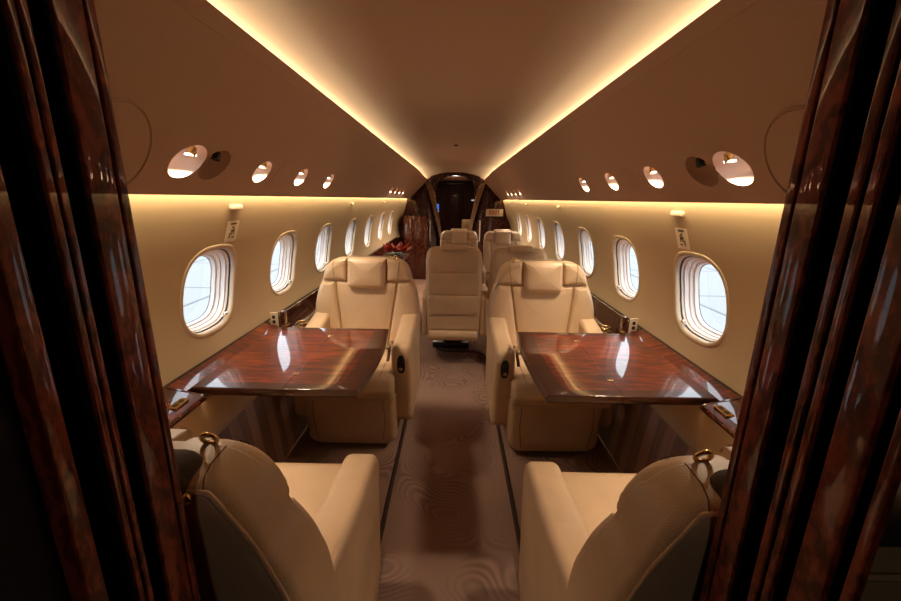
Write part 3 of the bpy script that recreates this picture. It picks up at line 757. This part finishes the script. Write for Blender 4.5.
# ------------------------------------------------------------------ conference seats
def make_dining_seat(label, group, loc, rz):
    t = thing('dining_seat', label, 'seat', loc, rz, group)
    box('base', (-.15, .19, -.02, .30, .002, .06), BLACK, t, .012, 2); box('pedestal', (-.09, .09, .04, .26, .05, .31), BLACK, t, .012, 2)
    box('seat_cushion', (-.20, .20, .02, .52, .30, .46), LEATHER, t, .045, 4)
    rings = []
    for z, hw in ((.20, .205), (.24, .218), (.45, .226), (.70, .230), (.86, .230), (.93, .220), (.962, .198), (.975, .17)):
        rings.append(section(hw, .44 + (z - .4) * .16, .60 + lerp_tab([(.2, -.012), (.5, 0), (.9, .012), (.98, -.012)], z), z, r=.04))
    loft_rings('backrest', rings, LEATHER, t)
    fr = lambda a, b, h: (a, .602 + lerp_tab([(.2, -.012), (.5, 0), (.9, .010), (.98, -.01)], b) + h, b)
    for z0, z1, w0, w1 in ((.775, .93, .205, .20), (.585, .765, .212, .208), (.415, .578, .212, .212)):
        pad('rear_pad', round_poly([(-w0, z0), (w0, z0), (w1, z1), (-w1, z1)], [.05, .05, .03, .03], 4), fr, LEATHER, t, h=.006, r=.010, back=.01, crown=.004)
    pad('rear_pocket', round_poly([(-.195, .285), (.195, .285), (.20, .405), (-.20, .405)], .012, 3), fr, LEATHER, t, h=.010, r=.008, back=.01)
    tube('seam', [(-.20, .612, .408), (.20, .612, .408)], .002, SEAM, t, 5)
    prism('rear_roll', round_poly([(.585, .195), (.640, .20), (.648, .24), (.636, .278), (.585, .28)], [.01, .025, .02, .025, .01], 4), 'x', -.205, .205, LEATHER, t, .014, 3, 50)
    ff = lambda a, b, h: (a, .438 + (b - .4) * .16 - h, b)
    pad('centre_panel', round_poly([(-.15, .86), (.15, .86), (.12, .47), (-.12, .47)], .01, 3), ff, LEATHER, t, h=.014, r=.012, back=.02)
    for q in (-1, 1):
        pad('side_bolster', round_poly([(q * .156, .86), (q * .225, .86), (q * .235, .70), (q * .232, .47), (q * .126, .47)], .012, 3), ff, LEATHER, t, h=.028, r=.024, back=.02)
        pad('shoulder_pad', round_poly([(q * .102, .872), (q * .228, .868), (q * .215, .935), (q * .18, .968), (q * .102, .972)], .012, 3), ff, LEATHER, t, h=.028, r=.024, back=.02)
        armrest(t, q, .224, .262, .54, .60, .57, bottom=.2)
    hd = round_poly([(-.098, .985), (.098, .985), (.098, .815), (-.098, .815)], [.012, .012, .035, .035], 5)
    pad('headrest', hd, ff, LEATHER, t, h=.040, r=.026, back=.02, crown=.006)
    bm = bmesh.new(); rbox(bm, -.102, .102, .54, .650, .948, .995, .020, 4)
    obj_bm('headrest_roll', bm, LEATHER, t)
    return t
g2 = 'seats of the conference group'
d0 = make_dining_seat('beige seat back in mid aisle with stitched rear pads and bottom pocket', g2, (.0, 3.80, .0), PI)
dup(d0, (.526, 3.80, 0), PI, 'beige seat turned away, half hidden behind the far right club seat')
dup(d0, (.055, 4.38, 0), 0, 'distant beige seat facing the camera, above the mid aisle seat back')
dup(d0, (.585, 4.38, 0), 0, 'distant beige seat facing the camera, under the small aft sign')
# ------------------------------------------------------------------ tables
def make_table(sgn, loc, label):
    """local origin at the wall-side near corner height; built around x=0 (wall side) towards the aisle"""
    t = thing('folding_table', label, 'table', loc)
    ya, yb = -.345, .345
    def edge(y): return .590 + .022 * (1 - (y / .345) ** 2)        # bowed aisle edge, measured from x=0
    # outline from wall side: pieces: fixed leaf (0..fold) and folding leaf (fold..edge)
    fold = .325
    def X(d): return sgn * (-1) * d           # towards the aisle
    def crown(d, y, hi=0.):
        # distance to the rim decides the soft roll-off
        e = min(edge(y) - d, y - ya, yb - y)
        w = .05
        if e >= w: return 0
        q = 1 - e / w
        return -.0008 * q ** 3
    def leaf(name, d0, d1fn, m):
        nu, nv = 26, 44; V = []; F = []
        us = [i / nu for i in range(nu + 1)]
        vs = [ya + (yb - ya) * (0.5 - 0.5 * math.cos(PI * j / nv)) for j in range(nv + 1)]
        for y in vs:
            d1 = d1fn(y)
            for u in us:
                uu = 0.5 - 0.5 * math.cos(PI * u); d = d0 + (d1 - d0) * uu
                V.append((X(d), y, crown(d, y)))
        n = nu + 1
        for j in range(nv):
            for i in range(nu): F.append((j * n + i, j * n + i + 1, (j + 1) * n + i + 1, (j + 1) * n + i))
        # rim: side wall with a rounded edge down to the underside
        loop = [j * n for j in range(nv + 1)][::-1] + [i for i in range(1, nu + 1)] + [j * n + nu for j in range(1, nv + 1)] + [nv * n + i for i in range(nu - 1, 0, -1)]
        prev = loop
        base = [V[i] for i in loop]; cxx = sum(p[0] for p in base) / len(base)
        cen = Vector((cxx, 0, 0))
        fl = [(p[0], p[1]) for p in base]
        for off, dz in ((-.003, -.003), (-.0045, -.008), (-.0045, -.020), (-.002, -.026), (.004, -.028)):
            ins = inset(fl, off); s0 = len(V)
            for (a, b), p in zip(ins, base): V.append((a, b, p[2] + dz if dz > -.02 else dz - .004))
            cur = list(range(s0, s0 + len(loop)))
            for k in range(len(loop)): F.append((prev[k], prev[(k + 1) % len(loop)], cur[(k + 1) % len(loop)], cur[k]))
            prev = cur
        F.append(tuple(prev))
        o = new_mesh(name, V, F, [m, BURL_EDGE], t, 50)
        for p in o.data.polygons:
            c = p.center; d = abs(c.x)
            e = min(edge(c.y) - d, c.y - ya + .03, yb - c.y + .03)
            if e < .073 or p.normal.z < .5: p.material_index = 1
        return o
    leaf('fixed_leaf', 0., lambda y: fold - .0018, BURL)
    leaf('folding_leaf', fold + .0018, edge, BURL)
    # brass hinges on the fold
    for y in (-.22, .22):
        box('hinge', (X(fold) - .012, X(fold) + .012, y - .004, y + .004, -.0005, .0012), BRASS, t, .0005, 1)
    # slide housing below
    box('support_arm', (min(X(.02), X(.50)), max(X(.02), X(.50)), -.05, .05, -.07, -.030), BLACK, t, .006, 2)
    return t
make_table(-1, (-.930, 1.645, .686), 'glossy red burl folding table before the far left club seat')
make_table(1, (.930, 1.635, .686), 'glossy red burl folding table before the far right club seat')
# storage box top between table and wall
for sgn, nm in ((-1, 'left'), (1, 'right')):
    o = prism('table_housing', [(sgn * .934, .60), (sgn * .934, .682), (sgn * 1.003, .699), (sgn * 1.003, .60)], 'y', 1.27, 2.02, BURL, None, .0015, 1)
    tag(o, 'burl housing strip between the %s table and the wall below the first window' % nm, 'housing')

# ------------------------------------------------------------------ small wall fittings
for sgn, nm in ((-1, 'left'), (1, 'right')):
    g = thing('placard', 'small printed placard on the %s wall above the first window' % nm, 'placard', (sgn * (wx(1.2) - .001), 1.715 if sgn < 0 else 1.69, 1.205))
    sl = (wx(1.235) - wx(1.175)) / .06
    def plc(nm2, y0, y1, z0, z1, m, off):
        V = [(sgn * (sl * z - off), y, z) for (y, z) in ((y0, z0), (y1, z0), (y1, z1), (y0, z1))]
        V += [(sgn * (sl * z - off + .0015), y, z) for (y, z) in ((y0, z0), (y1, z0), (y1, z1), (y0, z1))]
        new_mesh(nm2, V, [(0, 1, 2, 3), (7, 6, 5, 4), (0, 1, 5, 4), (1, 2, 6, 5), (2, 3, 7, 6), (3, 0, 4, 7)], m, g, 20)
    plc('plate', -.045, .045, -.045, .042, IVORY, .003)
    INK = mat('placard_ink', (.10, .08, .07), .6)
    # pictogram: seated figure with belt, under a dark heading bar
    for a in ((-.022, .022, .026, .034), (-.004, .006, .010, .020), (-.010, .010, -.006, .006), (-.018, .000, -.014, -.008), (-.020, -.014, -.030, -.014), (.010, .016, -.016, .012), (.004, .020, -.030, -.024)):
        plc('pictogram', *a, INK, .0042)
    for y in ((1.70,) if sgn < 0 else (1.69,)) :
        o = bmesh.new()
        zz = 1.305
        bm = prism_bm(round_poly([(y - .045, zz - .010), (y + .045, zz - .010), (y + .045, zz + .010), (y - .045, zz + .010)], .009, 4), 'x', sgn * (wx(zz) + .010), sgn * (wx(zz) - .012), .004, 2)
        o = obj_bm('wall_lamp', bm, IVORY)
        tag(o, 'small pale capsule fitting high on the %s wall above the first window placard' % nm, 'fitting')
    for i, y in enumerate((3.65, 5.3)):
        bm = prism_bm(round_poly([(y - .03, 1.285), (y + .03, 1.285), (y + .03, 1.305), (y - .03, 1.305)], .009, 3), 'x', sgn * (wx(1.295) + .004), sgn * (wx(1.295) - .014), .004, 2)
        o = obj_bm('wall_lamp', bm, IVORY)
        tag(o, 'tiny capsule fitting high on the %s wall, %s' % (nm, ('between the third and fourth windows', 'just before the sixth window')[i]), 'fitting')

# ceiling detector
bm = bmesh.new(); bmesh.ops.create_cone(bm, cap_ends=True, segments=20, radius1=.018, radius2=.026, depth=.012, matrix=Matrix.Translation((0, 4.6, 1.909)))
tag(obj_bm('smoke_detector', bm, SEAL), 'small dark round detector on the ceiling centreline', 'detector')

# ------------------------------------------------------------------ aft bulkhead and what is behind it
sec = []
for z in (-.05, .3, .6, .83, .95, 1.06, 1.2, 1.355):
    x, _, zz = taper(wx(z) + .0, Y1, z); sec.append((x + (.10 if z < .7 else .03), zz))
for s in (.33, .66, 1.): 
    x, z = psu_pt(s, 1); x, _, zz = taper(x, Y1, z); sec.append((x + .02, zz + .02))
for x in (.5, .35, .2, 0.):
    zz = 1.915 - R_ + math.sqrt(R_ * R_ - x * x); p = taper(x, Y1, zz); sec.append((p[0], p[2] + .02))
outer = sec + [(-x, z) for x, z in sec[-2::-1]]
DW = .335
hole = [(-DW, -.04), (DW, -.04), (DW, 1.53)] + [(DW * math.cos(math.radians(a)), 1.53 + .215 * math.sin(math.radians(a))) for a in range(15, 180, 15)] + [(-DW, 1.53)]
o = cdt_panel('wall_back', outer, [hole], [], lambda u, v: (u, Y1 - .01, v), BULK)
md = o.modifiers.new('thick', 'SOLIDIFY'); md.thickness = .04
struct(o)
# carpet-coloured lower panelling on the left: tall wardrobe before the bulkhead
w = thing('wardrobe', 'tall dark burl cabinet in the far left corner before the bulkhead', 'cabinet', (-.68, 7.1, -.045))
box('cabinet_body', (-.20, .20, -.13, .13, 0, 1.10), BURL_DARK, w, .008, 2)
for q in (-1, 1):
    box('cabinet_door', (min(q * .004, q * .19), max(q * .004, q * .19), -.142, -.128, .06, 1.06), BURL_DARK, w, .006, 2)
# small corridor
bm = bmesh.new()
BURL_MATT = burl('burl_matt', (.010, .002, .001), (.030, .007, .004), (.055, .012, .006), (3, 3, 3), coat=.1, rough=.5)
for b in ((-.52, -.48, Y1 + .01, 8.5, -.05, 1.8), (.48, .52, Y1 + .01, 8.5, -.05, 1.8), (-.52, .52, 8.5, 8.54, -.05, 1.8)): rbox(bm, *b, r=0)
struct(obj_bm('wall_corridor', bm, BURL_MATT))
struct(box('ceiling_corridor', (-.5, .5, Y1 + .01, 8.5, 1.70, 1.74), CEIL, None, 0))
d = struct(box('door_1', (-.17, .17, 8.44, 8.49, -.045, 1.55), BURL_MATT, None, .008, 2))
box('door_panel', (-.12, .12, 8.43, 8.445, 0.9, 1.48), BURL_MATT, d, .006, 2)
area('corridor_light', (0, 7.55, 1.69), .4, .1, 1.6, (1., .7, .42), (0, .3, -1))
# curtains tied back at both sides of the doorway
for sgn, nm in ((-1, 'left'), (1, 'right')):
    t_ = thing('curtain', 'taupe curtain tied back on the %s side of the aft doorway' % nm, 'curtain', (sgn * .37, Y1 - .10, 1.62))
    V = []; F = []; nf = 28; nz = 16
    for j in range(nz + 1):
        t = j / nz; z = -1.02 * t
        # wide at the top, gathered low and inboard
        xa = sgn * .10 * (1 - t) ** 1.3 + sgn * (.0 - .14 * t ** .8); wd = .10 * (1 - t) ** .8 + .022
        for i in range(nf + 1):
            u = i / nf - .5
            V.append((xa + u * wd, .020 * math.sin(i / nf * 2 * PI * 5) * (1 - .5 * t), z + .02 * (u * sgn) * 4 * (1 - t)))
    n = nf + 1
    for j in range(nz):
        for i in range(nf): F.append((j * n + i, j * n + i + 1, (j + 1) * n + i + 1, (j + 1) * n + i))
    c = new_mesh('drape', V, F, CURTAIN, t_, 80); md = c.modifiers.new('thick', 'SOLIDIFY'); md.thickness = .004
    tube('tie_band', [(sgn * (-.14) + .03 * math.cos(a), .03 * math.sin(a), -1.0) for a in [2 * PI * i / 12 for i in range(12)]], .007, CURTAIN, t_, 6, True)
    o = tube('grab_rail', [(sgn * .445, Y1 - .05, .62), (sgn * .445, Y1 - .07, .64), (sgn * .445, Y1 - .07, .96), (sgn * .445, Y1 - .05, .98)], .012, IVORY)
    tag(o, 'slim pale upright rail on the bulkhead %s of the aft doorway' % nm, 'rail')
# blue display on the left door side
g = thing('display_screen', 'tiny blue lit display beside the left aft curtain', 'screen', (-.312, Y1 - .055, 1.19))
box('bezel', (-.032, .032, -.008, .012, -.075, .075), BLACK, g, .003, 1)
box('screen', (-.026, .026, -.010, -.007, -.035, .068), BLUE, g, .001, 1)
box('label_strip', (-.024, .024, -.010, -.007, -.068, -.042), SCREENW, g, .001, 1)
o = box('wall_light', (-.03, .03, -.01, .01, -.012, .012), SCREENW, None, .004, 1); o.location = (.33, Y1 + .3, 1.33)
tag(o, 'small pale light on the right side just inside the aft doorway', 'light')
# sign
g = thing('sign', 'small beige sign with dark red capitals on the right of the aft bulkhead', 'sign', (.695, Y1 - .085, 1.125))
box('board', (-.150, .150, -.006, .012, -.062, .062), SIGNM, g, .004, 2)
cu = bpy.data.curves.new('lettering', 'FONT'); cu.body = 'EXIT'; cu.size = .095; cu.extrude = .0015; cu.align_x = 'CENTER'; cu.align_y = 'CENTER'; cu.offset = .002
tmp = bpy.data.objects.new('lettering', cu); C.objects.link(tmp)
bpy.context.view_layer.update()
me = bpy.data.meshes.new_from_object(tmp.evaluated_get(bpy.context.evaluated_depsgraph_get())); bpy.data.objects.remove(tmp)
me.materials.clear(); me.materials.append(REDINK)
lt = bpy.data.objects.new('lettering', me); C.objects.link(lt); lt.parent = g; lt.location = (0, -.008, 0); lt.rotation_euler = (PI / 2, 0, 0)
# attendant seat in the corridor
g = thing('jump_seat', 'small beige seat top just visible inside the aft doorway', 'seat', (.24, 7.75, -.045))
box('backrest', (-.11, .11, .0, .09, .42, 1.02), LEATHER, g, .035, 4)
box('headrest', (-.07, .07, -.03, .03, .86, 1.01), LEATHER, g, .022, 3)
box('seat_cushion', (-.11, .11, -.20, .06, .38, .46), LEATHER, g, .03, 3)
box('base', (-.10, .10, -.16, .08, .0, .38), BLACK, g, .01, 2)

# credenza with red flowers behind the left seat
g = thing('credenza', 'low dark burl cabinet along the left wall behind the club seat', 'cabinet', (-.735, 4.35, -.045))
box('cabinet_body', (-.14, .16, -.70, .70, 0, .69), BURL_DARK, g, .008, 2)
box('worktop', (-.14, .175, -.71, .71, .69, .715), BURL_DARK, g, .006, 2)
for i in range(3):
    d = box('cabinet_door', (.158, .172, -.68 + i * .46, -.24 + i * .46, .05, .66), BURL_DARK, g, .005, 2)
    box('handle', (.170, .182, -.47 + i * .46, -.45 + i * .46, .50, .60), BRASS, d, .003, 1)
def flowers(loc, label):
    g = thing('flower_arrangement', label, 'flowers', loc); g.scale = (1.35, 1.35, 1.5)
    prof = [(.0, 0), (.045, 0), (.055, .03), (.05, .055), (.04, .055)]
    V = []; F = []; n = 16
    for r, z in prof:
        for i in range(n): V.append((r * math.cos(2 * PI * i / n), r * math.sin(2 * PI * i / n), z))
    for q in range(len(prof) - 1):
        for i in range(n): F.append((q * n + i, q * n + (i + 1) % n, (q + 1) * n + (i + 1) % n, (q + 1) * n + i))
    new_mesh('bowl', V, F, BURL_EDGE, g, 40)
    for kx in range(3):
        V = []; F = []; cz = .075; cx = (kx - 1) * .06; cyy = random.uniform(-.03, .03)
        for i in range(9):
            a = 2 * PI * i / 9 + random.uniform(-.2, .2); ln = random.uniform(.06, .10); tl = random.uniform(.2, 1.15)
            d = Vector((math.cos(a) * math.cos(tl), math.sin(a) * math.cos(tl), math.sin(tl))); sd = Vector((-math.sin(a), math.cos(a), 0)) * .022
            b = Vector((cx, cyy, cz)); s0 = len(V)
            up = Vector((0, 0, .004))
            V += [b, b + d * ln * .45 + sd, b + d * ln, b + d * ln * .45 - sd, b + d * ln * .5 + up]
            F += [(s0, s0 + 1, s0 + 4), (s0 + 1, s0 + 2, s0 + 4), (s0 + 2, s0 + 3, s0 + 4), (s0 + 3, s0, s0 + 4)]
        o = new_mesh('blossom', V, F, REDLEAF, g, 20)
        m_ = o.modifiers.new('thick', 'SOLIDIFY'); m_.thickness = .002
    V = []; F = []
    for i in range(12):
        a = 2 * PI * i / 12; d = Vector((math.cos(a), math.sin(a), .15)); sd = Vector((-math.sin(a), math.cos(a), 0)) * .018
        b = Vector((0, 0, .055)); s0 = len(V); V += [b, b + d * .05 + sd, b + d * .10, b + d * .05 - sd]; F.append((s0, s0 + 1, s0 + 2, s0 + 3))
    o = new_mesh('leaves', V, F, GREENLEAF, g, 20); m_ = o.modifiers.new('thick', 'SOLIDIFY'); m_.thickness = .002
flowers((-.625, 4.30, .671), 'red pointed-petal flowers in a low bowl on the cabinet behind the left club seat')

# ------------------------------------------------------------------ outside
APRON = mat('apron_concrete', (.185, .19, .195), .9)
BUILD = mat('hangar_white', (.30, .305, .31), .8)
bm = bmesh.new(); rbox(bm, -60, 60, -50, 60, -1.75, -1.65, 0)
o = struct(obj_bm('ground', bm, APRON))
JOINT = mat('apron_joint', (.085, .09, .095), .9)
bm = bmesh.new()
for x in (-3.2, -7.5, -12, 3.2, 7.5, 12): rbox(bm, x - .05, x + .05, -40, 40, -1.66, -1.645, 0)
for y in range(-12, 30, 5): rbox(bm, -40, 40, y - .04, y + .04, -1.66, -1.646, 0)
struct(obj_bm('ground_joints', bm, JOINT))
for x, nm in ((-34, 'left'), (34, 'right')):
    g = thing('hangar', 'pale airport building outside the %s windows' % nm, 'building', (x, 20, -1.65))
    box('wall', (-5, 5, -22, 26, 0, 3.2), BUILD, g, 0)
    box('roof', (-5.3, 5.3, -22.3, 26.3, 3.2, 3.5), APRON, g, 0)

# ------------------------------------------------------------------ world, camera
w = bpy.data.worlds.new('sky'); sc.world = w; w.use_nodes = True
bg = w.node_tree.nodes['Background']; bg.inputs['Color'].default_value = (.86, .93, 1., 1); bg.inputs['Strength'].default_value = SKY
cam = bpy.data.cameras.new('camera'); co = bpy.data.objects.new('camera', cam); C.objects.link(co); sc.camera = co
cam.sensor_width = 36; cam.lens = 36 * 400 / 901; cam.clip_start = .01; cam.clip_end = 300
yaw, pitch, roll = math.radians(.45), math.radians(14.25), math.radians(.85)
M = Matrix.Rotation(yaw, 3, 'Z') @ Matrix.Rotation(PI / 2 - pitch, 3, 'X') @ Matrix.Rotation(roll, 3, 'Z')
co.rotation_euler = M.to_euler(); co.location = (0, 0, 1.35)

sc.view_settings.view_transform = 'Standard'; sc.view_settings.look = 'None'; sc.view_settings.gamma = 1; sc.view_settings.use_curve_mapping = False
sc.view_settings.exposure = 0.76
sc.render.engine = 'CYCLES'
sc.cycles.use_denoising = True
sc.cycles.max_bounces = 8; sc.cycles.diffuse_bounces = 5; sc.cycles.glossy_bounces = 4; sc.cycles.transparent_max_bounces = 8
sc.cycles.sample_clamp_indirect = 4.
sc.cycles.caustics_reflective = False; sc.cycles.caustics_refractive = False
